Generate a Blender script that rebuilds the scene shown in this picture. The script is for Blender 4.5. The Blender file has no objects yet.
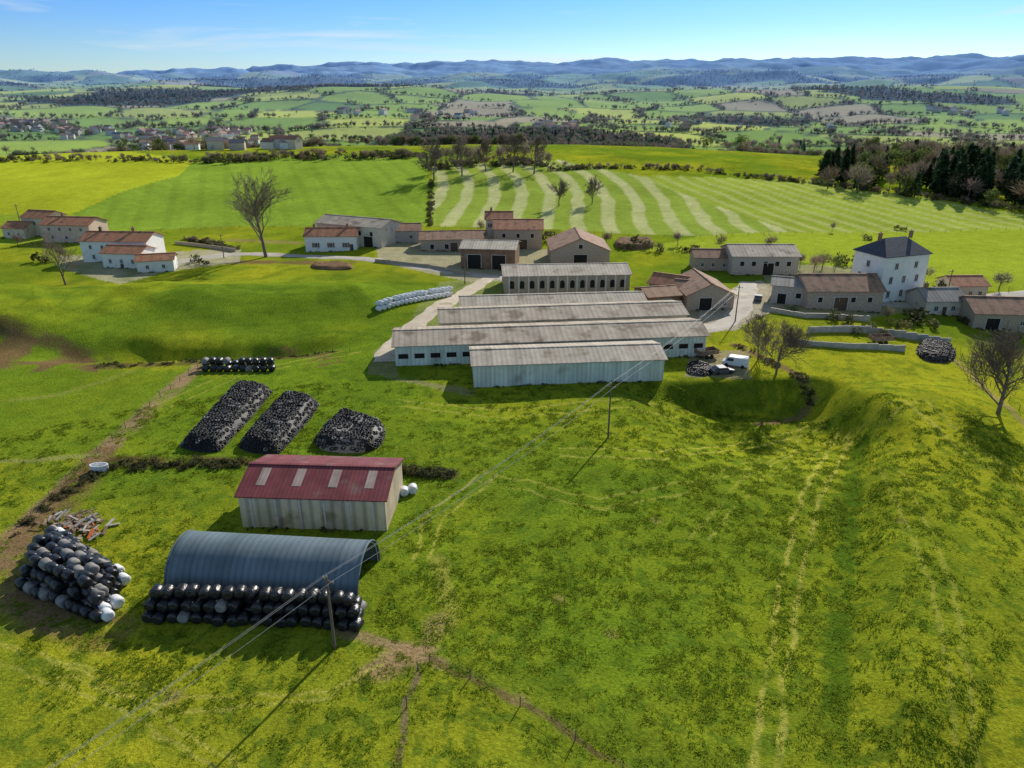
import bpy, math, random, numpy as np
from mathutils import Vector, Matrix
random.seed(7); rng=np.random.default_rng(7)
CH=50.0; P=math.radians(22.5); FP=711.0; cp=math.cos(P); sp=math.sin(P)
scene=bpy.context.scene
SUN_AZ=math.radians(27); SUN_EL=math.radians(29)

# ------------------------------------------------------------ noise + terrain
def hash2(ix,iy,s=0):
    n=(ix*374761393+iy*668265263+s*1442695041)&0xffffffff
    n=((n^(n>>13))*1274126177)&0xffffffff
    return ((n^(n>>16))&0xffff)/65535.0
def vnoise(x,y,s=0):
    fx=np.floor(x); fy=np.floor(y); ix=fx.astype(np.int64); iy=fy.astype(np.int64)
    u=x-fx; v=y-fy; u=u*u*(3-2*u); v=v*v*(3-2*v)
    a=hash2(ix,iy,s); b=hash2(ix+1,iy,s); c=hash2(ix,iy+1,s); d=hash2(ix+1,iy+1,s)
    return (a*(1-u)+b*u)*(1-v)+(c*(1-u)+d*u)*v
def fbm(x,y,sc,o=3,s=0):
    t=0; amp=1; tot=0; X=x/sc; Y=y/sc
    for i in range(o):
        t=t+amp*vnoise(X+17.3*i,Y-9.1*i,s+i); tot+=amp; amp*=.5; X=X*2.03; Y=Y*2.03
    return t/tot
def ss(a,b,t):
    t=np.clip((t-a)/(b-a),0,1); return t*t*(3-2*t)
def H(x,y):
    x=np.asarray(x,float); y=np.asarray(y,float)
    r=np.hypot(x,y)
    h=(fbm(x,y,38,2,1)-.5)*1.6*(1-ss(500,900,r))
    h=h+(fbm(x,y,5,2,5)-.5)*.26*(1-ss(90,150,r))
    # hollow below the farmyard
    wob=(fbm(x,y,12,2,33)-.5)*6
    h=h-4.8*ss(18,38,x+wob*.6)*(1-ss(53,61,x+wob*.5))*ss(122.5,116.5,y+wob*.3)*ss(80,109,y)
    h=h+1.2*np.exp(-((x-58)/5)**2-((y-112)/10)**2)
    # mounds on the left
    rg=1+.8*(fbm(x,y,15,3,35)-.5)
    h=h+4.6*rg*np.exp(-((x+80)/30)**2-((y-169)/14)**2)
    h=h+3.4*rg*np.exp(-((x+40)/15)**2-((y-172)/12)**2)
    h=h+6.5*rg*np.exp(-((x+122)/24)**2)*ss(136,147,y)*(1-ss(150,190,y))
    h=h-3.6*np.exp(-((y-140-(x+60)*.12+wob*.9)/4.5)**2)*np.exp(-((x+66)/28)**4)
    # fold in the right hand meadow
    xv=27+(y-40.6)*.455+wob*.35
    h=h+2.6*ss(-1,5,x-xv)*ss(30,50,y)*(1-ss(104,125,y))*(1-ss(8,40,x-xv)*1.4)
    h=h-7.0*ss(66,125,x)*ss(40,70,y)*(1-ss(130,200,y))
    # hill behind the hamlet
    h=h+10.5*ss(252,450,y)*(1-.45*ss(60,230,x))
    h=h+4.0*np.exp(-((x+190)/60)**2-((y-330)/50)**2)
    h=h-30*ss(520,860,r)
    base=np.interp(r,[0,1000,2000,3500,6000,9000,12000,16000,20000,26000],[0,4,26,60,125,215,325,520,660,500])
    amp=np.interp(r,[0,600,1000,2000,3000,4500,6500,9000,12000,17000,26000],[0,0,14,44,68,88,105,130,165,190,150])
    m=.42+.58*ss(-.62,-.05,x/np.maximum(r,1))
    n0=fbm(x+900,y+300,1300,5,11); rid=1-2*np.abs(fbm(x-500,y+800,2100,4,61)-.5)
    far=base*np.where(r>5000,1-(1-m)*ss(5000,10000,r),1)+amp*2*(n0-.5)+amp*1.3*(rid-.78)*ss(2500,6000,r)+amp*.6*(fbm(x,y,420,2,15)-.5)*(1-ss(9000,14000,r))
    return h+far
def S(px,py):
    a=(py-384)/FP; dx=(px-512)/FP; dy=cp-a*sp; dz=-sp-a*cp
    t=np.geomspace(25,26000,1800)
    z=CH+dz*t; g=H(dx*t,dy*t); k=np.where(z<g)[0]
    if len(k)==0: i=len(t)-2
    else: i=max(1,k[0])
    f0=z[i-1]-g[i-1]; f1=z[i]-g[i]; w=f0/(f0-f1) if f0!=f1 else 0
    tt=t[i-1]+(t[i]-t[i-1])*w
    x=dx*tt; y=dy*tt
    return Vector((x,y,float(H(x,y))))
def g(x,y): return float(H(x,y))

# ------------------------------------------------------------ mesh helpers
def link(o,parent=None):
    scene.collection.objects.link(o)
    if parent is not None: o.parent=parent
    return o
def mesh_np(name,V,F,mats=None,col=None,smooth=False,parent=None,midx=None,facecol=None):
    V=np.asarray(V,np.float32); F=np.asarray(F,np.int32)
    me=bpy.data.meshes.new(name); n,k=F.shape
    me.vertices.add(len(V)); me.vertices.foreach_set('co',V.ravel())
    me.loops.add(n*k); me.loops.foreach_set('vertex_index',F.ravel())
    me.polygons.add(n); me.polygons.foreach_set('loop_start',np.arange(0,n*k,k,dtype=np.int32))
    me.polygons.foreach_set('use_smooth',np.full(n,smooth))
    if midx is not None: me.polygons.foreach_set('material_index',np.asarray(midx,np.int32))
    me.update(calc_edges=True)
    if col is not None:
        a=me.color_attributes.new('Col','FLOAT_COLOR','POINT')
        c=np.ones((len(V),4),np.float32); c[:,:3]=col; a.data.foreach_set('color',c.ravel())
    for m in (mats or []): me.materials.append(m)
    return link(bpy.data.objects.new(name,me),parent)
def mesh_py(name,V,F,mats,parent=None,smooth=False,midx=None):
    me=bpy.data.meshes.new(name); me.from_pydata([tuple(v) for v in V],[],F)
    for m in mats: me.materials.append(m)
    if smooth: me.polygons.foreach_set('use_smooth',[True]*len(me.polygons))
    if midx is not None: me.polygons.foreach_set('material_index',midx)
    me.validate(); me.update()
    return link(bpy.data.objects.new(name,me),parent)
class Acc:
    def __init__(s): s.V=[]; s.F=[]; s.M=[]
    def add(s,V,F,m=0):
        b=len(s.V); s.V+= [tuple(v) for v in V]; s.F+=[tuple(i+b for i in f) for f in F]; s.M+=[m]*len(F)
    def box(s,o,ux,uy,uz,m=0):
        o=Vector(o);ux=Vector(ux);uy=Vector(uy);uz=Vector(uz)
        V=[o,o+ux,o+ux+uy,o+uy,o+uz,o+ux+uz,o+ux+uy+uz,o+uy+uz]
        F=[(0,3,2,1),(4,5,6,7),(0,1,5,4),(1,2,6,5),(2,3,7,6),(3,0,4,7)]
        s.add(V,F,m)
    def tube(s,p0,p1,r0,r1,n=6,m=0,cap=True):
        p0=Vector(p0);p1=Vector(p1);d=(p1-p0).normalized()
        a=d.orthogonal().normalized(); b=d.cross(a)
        V=[];F=[]
        for p,r in ((p0,r0),(p1,r1)):
            for i in range(n):
                t=2*math.pi*i/n; V.append(p+a*math.cos(t)*r+b*math.sin(t)*r)
        for i in range(n):
            j=(i+1)%n; F.append((i,j,n+j,n+i))
        if cap: F.append(tuple(range(n-1,-1,-1))); F.append(tuple(range(n,2*n)))
        s.add(V,F,m)
    def obj(s,name,mats,parent=None,smooth=False):
        if not s.V: return None
        return mesh_py(name,s.V,s.F,mats,parent,smooth,s.M)

# ------------------------------------------------------------ materials
def new_mat(name):
    m=bpy.data.materials.new(name); m.use_nodes=True; nt=m.node_tree
    return m,nt,nt.nodes['Principled BSDF']
def M(name,c1,c2,scale=1.0,rough=.85,bump=.0,bscale=None,stripe=None,metal=0.0,detail=5,blot=None,spec=.3):
    m,nt,bs=new_mat(name); N=nt.nodes; Lk=nt.links
    tc=N.new('ShaderNodeTexCoord'); no=N.new('ShaderNodeTexNoise')
    no.inputs['Scale'].default_value=scale; no.inputs['Detail'].default_value=detail; no.inputs['Roughness'].default_value=.65
    Lk.new(tc.outputs['Object'],no.inputs['Vector'])
    cr=N.new('ShaderNodeValToRGB'); cr.color_ramp.elements[0].position=.33; cr.color_ramp.elements[1].position=.67
    cr.color_ramp.elements[0].color=(*c1,1); cr.color_ramp.elements[1].color=(*c2,1)
    Lk.new(no.outputs['Fac'],cr.inputs['Fac']); out=cr.outputs['Color']; hsrc=None
    if blot:
        n2=N.new('ShaderNodeTexNoise'); n2.inputs['Scale'].default_value=blot[1]; n2.inputs['Detail'].default_value=6
        Lk.new(tc.outputs['Object'],n2.inputs['Vector'])
        r2=N.new('ShaderNodeMapRange'); r2.inputs[1].default_value=blot[2]; r2.inputs[2].default_value=blot[2]+.12
        Lk.new(n2.outputs['Fac'],r2.inputs[0])
        mx=N.new('ShaderNodeMix'); mx.data_type='RGBA'; Lk.new(r2.outputs[0],mx.inputs[0])
        Lk.new(out,mx.inputs[6]); mx.inputs[7].default_value=(*blot[0],1); out=mx.outputs[2]
    if stripe:
        ax,per,dark=stripe
        sx=N.new('ShaderNodeSeparateXYZ'); Lk.new(tc.outputs['Object'],sx.inputs[0])
        m1=N.new('ShaderNodeMath'); m1.operation='MULTIPLY'; m1.inputs[1].default_value=2*math.pi/per
        Lk.new(sx.outputs[ax],m1.inputs[0]); m2=N.new('ShaderNodeMath'); m2.operation='SINE'; Lk.new(m1.outputs[0],m2.inputs[0])
        m3=N.new('ShaderNodeMapRange'); m3.inputs[1].default_value=-1; m3.inputs[2].default_value=.2
        m3.inputs[3].default_value=dark; m3.inputs[4].default_value=1; Lk.new(m2.outputs[0],m3.inputs[0])
        mx=N.new('ShaderNodeMix'); mx.data_type='RGBA'; mx.blend_type='MULTIPLY'; mx.inputs[0].default_value=1
        Lk.new(out,mx.inputs[6]); Lk.new(m3.outputs[0],mx.inputs[7]); out=mx.outputs[2]
        # individual sheets differ slightly in tone
        m5=N.new('ShaderNodeMath'); m5.operation='MULTIPLY'; m5.inputs[1].default_value=.5/per; Lk.new(sx.outputs[ax],m5.inputs[0])
        m6=N.new('ShaderNodeMath'); m6.operation='FLOOR'; Lk.new(m5.outputs[0],m6.inputs[0])
        wn=N.new('ShaderNodeTexWhiteNoise'); wn.noise_dimensions='1D'; Lk.new(m6.outputs[0],wn.inputs['W'])
        m7=N.new('ShaderNodeMapRange'); m7.inputs[3].default_value=.86; m7.inputs[4].default_value=1.08; Lk.new(wn.outputs['Value'],m7.inputs[0])
        mx=N.new('ShaderNodeMix'); mx.data_type='RGBA'; mx.blend_type='MULTIPLY'; mx.inputs[0].default_value=1
        Lk.new(out,mx.inputs[6]); Lk.new(m7.outputs[0],mx.inputs[7]); out=mx.outputs[2]
    Lk.new(out,bs.inputs['Base Color'])
    bs.inputs['Roughness'].default_value=rough; bs.inputs['Metallic'].default_value=metal
    bs.inputs['Specular IOR Level'].default_value=spec
    if bump>0:
        n3=N.new('ShaderNodeTexNoise'); n3.inputs['Scale'].default_value=bscale or scale*5; n3.inputs['Detail'].default_value=4
        Lk.new(tc.outputs['Object'],n3.inputs['Vector'])
        b=N.new('ShaderNodeBump'); b.inputs['Strength'].default_value=bump; b.inputs['Distance'].default_value=.1
        Lk.new(n3.outputs['Fac'],b.inputs['Height']); Lk.new(b.outputs['Normal'],bs.inputs['Normal'])
    return m
def M_attr(name,rough=.9,n1=.35,n2=3.0,lo=.7,hi=1.3,bump=0,spec=.1,trans=0):
    m,nt,bs=new_mat(name); N=nt.nodes; Lk=nt.links
    at=N.new('ShaderNodeAttribute'); at.attribute_name='Col'
    geo=N.new('ShaderNodeNewGeometry'); out=at.outputs['Color']
    for sc,l,h in ((n1,lo*.4+.6,hi*.4+.6),(n2,lo,hi)):
        no=N.new('ShaderNodeTexNoise'); no.inputs['Scale'].default_value=sc; no.inputs['Detail'].default_value=6; no.inputs['Roughness'].default_value=.74
        Lk.new(geo.outputs['Position'],no.inputs['Vector'])
        mr=N.new('ShaderNodeMapRange'); mr.inputs[1].default_value=.3; mr.inputs[2].default_value=.7; mr.inputs[3].default_value=l; mr.inputs[4].default_value=h
        Lk.new(no.outputs['Fac'],mr.inputs[0])
        mx=N.new('ShaderNodeMix'); mx.data_type='RGBA'; mx.blend_type='MULTIPLY'; mx.inputs[0].default_value=1
        Lk.new(out,mx.inputs[6]); Lk.new(mr.outputs[0],mx.inputs[7]); out=mx.outputs[2]
    Lk.new(out,bs.inputs['Base Color']); bs.inputs['Roughness'].default_value=rough; bs.inputs['Specular IOR Level'].default_value=spec
    if bump>0:
        b=N.new('ShaderNodeBump'); b.inputs['Strength'].default_value=bump; b.inputs['Distance'].default_value=.25
        Lk.new(no.outputs['Fac'],b.inputs['Height']); Lk.new(b.outputs['Normal'],bs.inputs['Normal'])
    if trans>0:
        tr=N.new('ShaderNodeBsdfTranslucent'); Lk.new(out,tr.inputs['Color'])
        ms=N.new('ShaderNodeMixShader'); ms.inputs[0].default_value=trans
        Lk.new(bs.outputs[0],ms.inputs[1]); Lk.new(tr.outputs[0],ms.inputs[2])
        Lk.new(ms.outputs[0],N['Material Output'].inputs['Surface'])
    return m
m_ground=M_attr('meadow_ground',n1=.25,n2=3.0,lo=.56,hi=1.44,bump=1.0,spec=.0)
m_tuft=M_attr('grass_blades',n1=.3,n2=2,lo=.8,hi=1.2,trans=.5,spec=.05)
m_tree=M_attr('twigs_and_foliage',n1=.05,n2=.4,lo=.75,hi=1.25,trans=.3)
m_vil=M_attr('village_masonry',n1=.05,n2=.3,lo=.85,hi=1.15)
m_fibre=M('fibre_cement_roof',(.44,.375,.295),(.60,.52,.415),.5,stripe=(0,.9,.8),blot=((.31,.245,.17),.25,.57),bump=.2)
m_fibre2=M('old_fibre_cement_roof',(.39,.32,.245),(.55,.465,.365),.35,stripe=(0,1.1,.8),blot=((.25,.19,.135),.3,.53),bump=.2)
m_greyroof=M('grey_sheet_roof',(.27,.25,.22),(.40,.37,.33),.4,stripe=(0,1.0,.8),blot=((.19,.16,.13),.3,.55))
m_tile=M('clay_tile_roof',(.38,.155,.08),(.52,.25,.135),1.2,stripe=(0,.45,.72),blot=((.22,.135,.09),.5,.56),bump=.3)
m_tileb=M('brown_tile_roof',(.30,.16,.10),(.43,.26,.165),1.0,stripe=(0,.45,.72),blot=((.17,.12,.085),.5,.54),bump=.3)
m_redmetal=M('red_sheet_roof',(.185,.042,.046),(.28,.072,.072),.5,rough=.55,stripe=(0,.5,.75),blot=((.25,.14,.115),.35,.57))
m_slate=M('slate_roof',(.05,.06,.08),(.09,.10,.13),1.5,rough=.6,stripe=(2,.3,.8))
m_white=M('white_render',(.78,.76,.71),(.88,.86,.82),.6,blot=((.68,.64,.57),.4,.62))
m_cream=M('cream_render',(.58,.50,.39),(.70,.61,.49),.6,blot=((.44,.36,.27),.4,.6))
m_pink=M('pink_render',(.58,.41,.32),(.70,.53,.43),.6)
m_stone=M('stone_wall',(.29,.225,.165),(.55,.45,.34),3.0,bump=.6,bscale=5,detail=8)
m_stoneg=M('grey_stone_wall',(.34,.30,.25),(.57,.51,.44),2.5,bump=.6,bscale=5,detail=8)
m_wood=M('brown_timber_cladding',(.21,.12,.07),(.35,.22,.135),.8,stripe=(0,.35,.6))
m_clad=M('beige_wall_sheeting',(.60,.50,.33),(.78,.67,.47),.35,stripe=(0,1.3,.66),blot=((.44,.34,.21),.3,.56))
m_cladside=M('beige_gable_sheeting',(.46,.36,.25),(.59,.48,.34),.35,stripe=(1,.6,.8))
m_metalw=M('pale_wall_sheeting',(.62,.68,.58),(.78,.82,.72),.3,stripe=(0,.8,.85),blot=((.46,.48,.40),.2,.6))
m_lightp=M('translucent_roof_sheet',(.36,.26,.22),(.48,.37,.32),.8,stripe=(0,.5,.85))
m_tunnel=M('blue_grey_curved_sheeting',(.115,.16,.18),(.17,.22,.245),.25,rough=.55,stripe=(0,.7,.8),bump=.1)
m_black=M('black_plastic_wrap',(.008,.008,.010),(.022,.022,.026),2,rough=.33,bump=.9,bscale=3,spec=.6)
m_sheet=M('black_silage_sheet',(.010,.010,.012),(.03,.03,.032),1,rough=.55,bump=.5,bscale=1.6,spec=.2)
m_greysheet=M('dusty_grey_sheet',(.16,.15,.14),(.34,.32,.30),1.4,rough=.6,bump=.5,bscale=2,spec=.2)
m_darksheet=M('dark_tarpaulin',(.035,.033,.033),(.11,.10,.095),1.0,rough=.9,bump=.6,bscale=1.5,spec=.05)
m_whitep=M('white_plastic_wrap',(.62,.63,.64),(.82,.83,.84),1.5,rough=.4,bump=.5,bscale=3)
m_tyre=M('tyre_rubber',(.012,.012,.012),(.035,.033,.032),3,rough=.55)
m_glass=M('window_glass',(.03,.04,.05),(.06,.07,.09),.5,rough=.15,spec=.6)
m_dark=M('dark_opening',(.012,.010,.009),(.03,.025,.02),1)
m_frame=M('painted_frame',(.55,.53,.50),(.7,.68,.65),2)
m_shut=M('painted_shutter',(.22,.10,.06),(.30,.15,.10),2)
m_door=M('timber_door',(.10,.06,.04),(.18,.11,.07),2,stripe=(0,.25,.7))
m_conc=M('weathered_concrete',(.36,.33,.29),(.54,.50,.44),.8,bump=.3)
m_pole=M('pole_timber',(.12,.09,.065),(.20,.155,.12),2)
m_wire=M('cable',(.30,.30,.30),(.40,.40,.40),2,rough=.5)
m_bark=M('bark',(.13,.10,.075),(.24,.19,.145),1.5)
m_road=M('worn_asphalt',(.42,.375,.31),(.56,.50,.42),.3,blot=((.34,.29,.22),.15,.56),bump=.2)
m_gravel=M('gravel_track',(.48,.40,.29),(.64,.54,.41),.4,blot=((.34,.30,.18),.25,.6),bump=.3)
m_debris=M('rusty_debris',(.16,.085,.05),(.36,.27,.19),1.2,bump=.3)
m_earth=M('brown_earth',(.15,.085,.045),(.26,.16,.09),1.0,bump=.6,spec=.05)
m_orange=M('orange_plastic',(.60,.12,.03),(.7,.2,.05),2)
m_carw=M('white_car_paint',(.74,.74,.73),(.80,.80,.79),1,rough=.3,spec=.5)
m_carg=M('dark_grey_car_paint',(.08,.085,.10),(.11,.115,.13),1,rough=.3,spec=.5)

# ------------------------------------------------------------ field helpers
def pts(l): return np.array([[*S(a,b)[:2]] for a,b in l])
def inpoly(x,y,poly):
    m=np.zeros(x.shape,bool); n=len(poly); j=n-1
    for i in range(n):
        xi,yi=poly[i]; xj,yj=poly[j]
        if yi!=yj:
            c=((yi>y)!=(yj>y))&(x<(xj-xi)*(y-yi)/(yj-yi)+xi); m^=c
        j=i
    return m
def dline(x,y,pl):
    d=np.full(x.shape,1e9)
    for i in range(len(pl)-1):
        ax,ay=pl[i]; bx,by=pl[i+1]; vx,vy=bx-ax,by-ay; L2=vx*vx+vy*vy+1e-9
        t=np.clip(((x-ax)*vx+(y-ay)*vy)/L2,0,1)
        d=np.minimum(d,np.hypot(x-ax-t*vx,y-ay-t*vy))
    return d
def cells(x,y,sz,s=0):
    gx=np.floor(x/sz).astype(np.int64); gy=np.floor(y/sz).astype(np.int64)
    d1=np.full(x.shape,1e12); d2=d1.copy(); cid=np.zeros(x.shape)
    for i in (-1,0,1):
        for j in (-1,0,1):
            cx=gx+i; cy=gy+j
            qx=(cx+.1+.8*hash2(cx,cy,s))*sz; qy=(cy+.1+.8*hash2(cx,cy,s+1))*sz
            d=np.hypot(x-qx,y-qy); c=hash2(cx,cy,s+2)
            n=d<d1; d2=np.where(n,d1,np.minimum(d2,d)); cid=np.where(n,c,cid); d1=np.where(n,d,d1)
    return cid,(d2-d1)*.5
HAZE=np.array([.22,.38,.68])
def haze(col,r):  # aerial haze painted into base colours, stronger with distance
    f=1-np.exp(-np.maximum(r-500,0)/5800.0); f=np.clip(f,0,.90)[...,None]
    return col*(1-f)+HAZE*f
def forest(x,y,r):
    return fbm(x,y,520,4,31)+np.interp(r,[0,900,1500,3000,6000,10000,16000],[-.25,-.12,-.04,.01,.05,.09,.14])

# ------------------------------------------------------------ ground sheet
th=np.radians(np.concatenate([np.linspace(-72,-44,70,endpoint=False),np.linspace(-44,44,960,endpoint=False),np.linspace(44,72,71)]))
pys=np.concatenate([np.linspace(1100,800,120,endpoint=False),np.linspace(800,112,760)])
a=(pys-384)/FP; z=CH/(sp+cp*a); R1=z*(cp-sp*a)
R=np.concatenate([[3,8,13],R1[R1>14],np.geomspace(R1[-1]*1.01,26000,280)])
TH,RR=np.meshgrid(th,R); X=(RR*np.sin(TH)).ravel(); Y=(RR*np.cos(TH)).ravel()
Z=H(X,Y); r=np.hypot(X,Y)
nr,nc=TH.shape
idx=np.arange(nr*nc).reshape(nr,nc)
F=np.stack([idx[:-1,:-1],idx[:-1,1:],idx[1:,1:],idx[1:,:-1]],-1).reshape(-1,4)
A_=np.array([.175,.262,.018]); B_=np.array([.37,.375,.022]); C_=np.array([.09,.165,.016]); DIRT=np.array([.36,.245,.13]); SOIL=np.array([.20,.12,.062])
def mixc(c,d,f): f=np.clip(f,0,1)[...,None]; return c*(1-f)+d*f
n1=fbm(X,Y,34,4,41); n2=fbm(X,Y,5,3,51); n3=fbm(X,Y,1.1,2,61); n4=fbm(X*.6,Y,14,4,63)
col=mixc(np.tile(A_,(len(X),1)),B_,(n1-.42)*2.4+.22)
col=mixc(col,B_,ss(5,60,X)*.60*(1-ss(110,180,Y)))
col=mixc(col,C_,ss(.50,.68,n4)*.30)
col=mixc(col,C_,ss(.50,.68,n2)*.34)
col=mixc(col,C_,ss(.55,.72,n3)*.60*(1-ss(120,200,r)))
near=r<720; xn=X[near]; yn=Y[near]; cn=col[near]
wx=xn+(fbm(xn,yn,2.5,2,71)-.5)*1.2; wy=yn+(fbm(xn,yn,2.5,2,81)-.5)*1.2
def area(pix,c,k=1.0,noise=None):
    global cn
    m=inpoly(wx,wy,pts(pix)).astype(float)*k
    if noise is not None: m=m*noise
    cn=mixc(cn,np.array(c),m)
def strip(pix,w,c,k=1.0,soft=.5,noise=True):
    global cn
    d=dline(wx,wy,pts(pix)); m=1-ss(w*(1-soft),w*(1+soft),d)
    if noise: m=m*ss(.25,.6,fbm(xn,yn,3,3,91)+.12)
    cn=mixc(cn,np.array(c),m*k)
# far fields behind the hamlet
mott=.80+.40*fbm(xn,yn,18,3,19)
area([(-40,158),(195,160),(178,176),(70,214),(-40,216)],(.44,.49,.030))
area([(195,160),(430,155),(426,226),(240,226),(120,232),(70,214),(178,176)],(.25,.37,.040))
area([(-40,216),(70,214),(120,232),(-40,250)],(.30,.39,.035))
fm=yn>250; cn[fm]=cn[fm]*mott[fm][:,None]
# sowing lines in the big field
fl=inpoly(xn,yn,pts([(195,160),(430,155),(426,226),(240,226),(120,232),(70,214),(178,176)]))
ul=(xn*.55+yn*.2)/6.5; cn[fl]=cn[fl]*(1-.10*ss(.3,.9,np.sin(ul[fl]*2*math.pi)))[:,None]
stripe_poly=pts([(432,166),(560,160),(640,176),(795,232),(700,236),(560,230),(428,226)])
m=inpoly(xn,yn,stripe_poly)
u=xn+.06*(yn-290)+5*np.sin(yn/32.)+(fbm(xn,yn,14,2,23)-.5)*2.5
st=ss(-.1,.45,np.sin(u*2*math.pi/12.5)+.0)*(.8+.6*(fbm(xn,yn,9,2,3)-.5))
cn[m]=mixc(np.tile(np.array([.29,.38,.055]),(m.sum(),1))*mott[m][:,None],np.array([.54,.54,.25]),st[m])
rp=pts([(640,176),(820,180),(1060,222),(1060,236),(930,232),(795,232)])
m=inpoly(xn,yn,rp); u=xn+.30*(yn-290)+(fbm(xn,yn,14,2,24)-.5)*2; st=ss(.0,.7,np.sin(u*2*math.pi/9.))*.7
cn[m]=mixc(np.tile(np.array([.33,.41,.05]),(m.sum(),1))*mott[m][:,None],np.array([.49,.52,.17]),st[m])
area([(700,236),(795,232),(930,232),(1060,228),(1060,292),(925,290),(800,262),(640,250)],(.35,.43,.035))
area([(0,372),(190,370),(150,408),(98,452),(-40,462),(-60,372)],(.16,.245,.018),.6)
area([(-60,330),(15,318),(95,360),(100,372),(-60,372)],SOIL,.9,ss(.33,.55,fbm(xn,yn,6,3,77)))
area([(270,348),(300,345),(345,362),(290,372)],SOIL,.6,ss(.35,.6,fbm(xn,yn,4,3,78)))
for l in ([(100,366),(190,362),(330,352)],[(0,322),(60,345),(100,362)]): strip(l,2.0,(.12,.085,.04),.8)
strip([(232,262),(290,262),(345,263)],3.2,SOIL,.85); strip([(230,240),(300,243)],2,DIRT,.6)
# yards
area([(440,282),(500,276),(512,302),(470,318),(432,330),(380,362),(372,352),(405,328)],(.36,.35,.18),.35)
area([(700,300),(760,280),(800,300),(770,312),(735,330),(700,334)],(.50,.43,.33),.9)
area([(640,300),(700,306),(700,334),(700,360),(640,340)],(.40,.34,.24),.8)
area([(380,352),(398,350),(398,378),(440,384),(474,390),(470,396),(366,374)],(.32,.28,.15),.6)
area([(372,240),(560,250),(620,270),(560,278),(470,282),(380,262)],(.48,.41,.31),.7)
area([(690,352),(750,350),(750,380),(685,376)],(.38,.31,.2),.8)
area([(760,262),(870,268),(940,306),(840,320),(775,312)],(.38,.34,.22),.7)
area([(60,256),(175,252),(240,248),(240,262),(165,272),(120,284),(60,268)],(.50,.44,.33),.7)
# tracks
strip([(200,366),(150,408),(100,455),(55,497),(20,530),(8,565),(18,600),(60,622)],1.5,DIRT,1.0)
strip([(100,455),(60,505),(28,535),(16,575),(36,612),(110,632)],2.4,(.22,.14,.065),.75)
strip([(0,462),(60,458),(100,455)],.6,(.30,.30,.10),.7)
strip([(0,402),(60,395),(130,372)],.8,(.28,.30,.06),.6)
strip([(115,462),(240,462)],1.6,(.13,.085,.04),.9); strip([(400,470),(452,474)],1.0,(.11,.09,.035),.85)
strip([(60,497),(100,468),(118,462)],1.6,(.10,.07,.03),.9)
strip([(338,632),(400,648),(420,658),(440,664)],.7,DIRT,.85)
strip([(368,672),(400,656),(428,648),(440,622)],1.0,(.42,.29,.15),.95,.8)
strip([(385,668),(415,652)],1.5,(.40,.27,.135),.95,.6)
strip([(430,660),(470,676),(520,704),(575,738),(640,775)],.38,(.18,.13,.055),.85)
strip([(418,668),(407,705),(396,772)],.3,(.24,.18,.09),.9)
strip([(440,560),(452,610),(440,640)],.9,(.42,.38,.08),.5)
TRK=(.50,.46,.09)
for off in (0,20):
    strip([(838+off*.7,430),(800+off,500),(785+off,560),(770+off,650),(752+off,780)],.28,TRK,.7)
    strip([(560,448+off*.4),(660,452+off*.4),(750,440+off*.4),(825,418+off*.3)],.26,TRK,.6)
    strip([(480,470+off*.5),(600,500+off*.5),(700,480+off*.5),(800,440+off*.4)],.24,TRK,.4)
    strip([(905+off,400),(960+off,450),(1040+off,500)],.35,TRK,.55)
    strip([(690+off,540),(740+off,480),(800+off,450)],.22,TRK,.45)
    strip([(0,640+off),(120,690+off),(240,768+off)],.22,TRK,.5)
    strip([(500-off,475),(440-off,520),(430-off*.7,560)],.22,TRK,.6)
    strip([(60,660+off*.8),(180,700+off*.6),(330,690+off*.3),(380,665)],.22,TRK,.5)
    strip([(880+off,470),(930+off,580),(960+off,780)],.25,TRK,.35)
    strip([(400,400+off*.3),(500,410+off*.4),(620,400+off*.4),(690,412+off*.4)],.28,TRK,.5)
    strip([(820+off*.5,445),(870+off,420),(900+off,400)],.28,TRK,.5)
    strip([(150+off,408),(230+off,372),(340+off,352)],.28,TRK,.4)
lv=np.abs(((Z[near]+ (fbm(xn,yn,20,2,44)-.5)*1.2)/1.1)%1-.5)
sl_=ss(132,150,yn)*(1-ss(205,235,yn))*(xn<-20)
cn=mixc(cn,C_,ss(.38,.5,lv)*sl_*.45)
strip([(862,440),(852,480),(846,540),(840,600),(836,680),(832,780)],1.2,(.065,.14,.012),.8)  # shadow line of the fold, painted as dark green
strip([(735,345),(770,360),(806,385),(812,402),(797,418),(760,424)],.9,(.26,.17,.085),.95)
strip([(660,392),(700,396),(740,398),(790,398)],3.4,(.085,.14,.012),.65)  # shade on the hollow's bank, painted into the grass colour
strip([(955,360),(990,392),(1030,430)],.8,DIRT,.6)
for cx,cy in ((614,634),(520,700),(290,585),(655,520),(900,520),(560,600),(170,700)):
    d=np.hypot(wx-S(cx,cy)[0],wy-S(cx,cy)[1]); cn=mixc(cn,np.array([.33,.26,.09]),(1-ss(.4,1.1,d))*.6)
col[near]=cn
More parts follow.
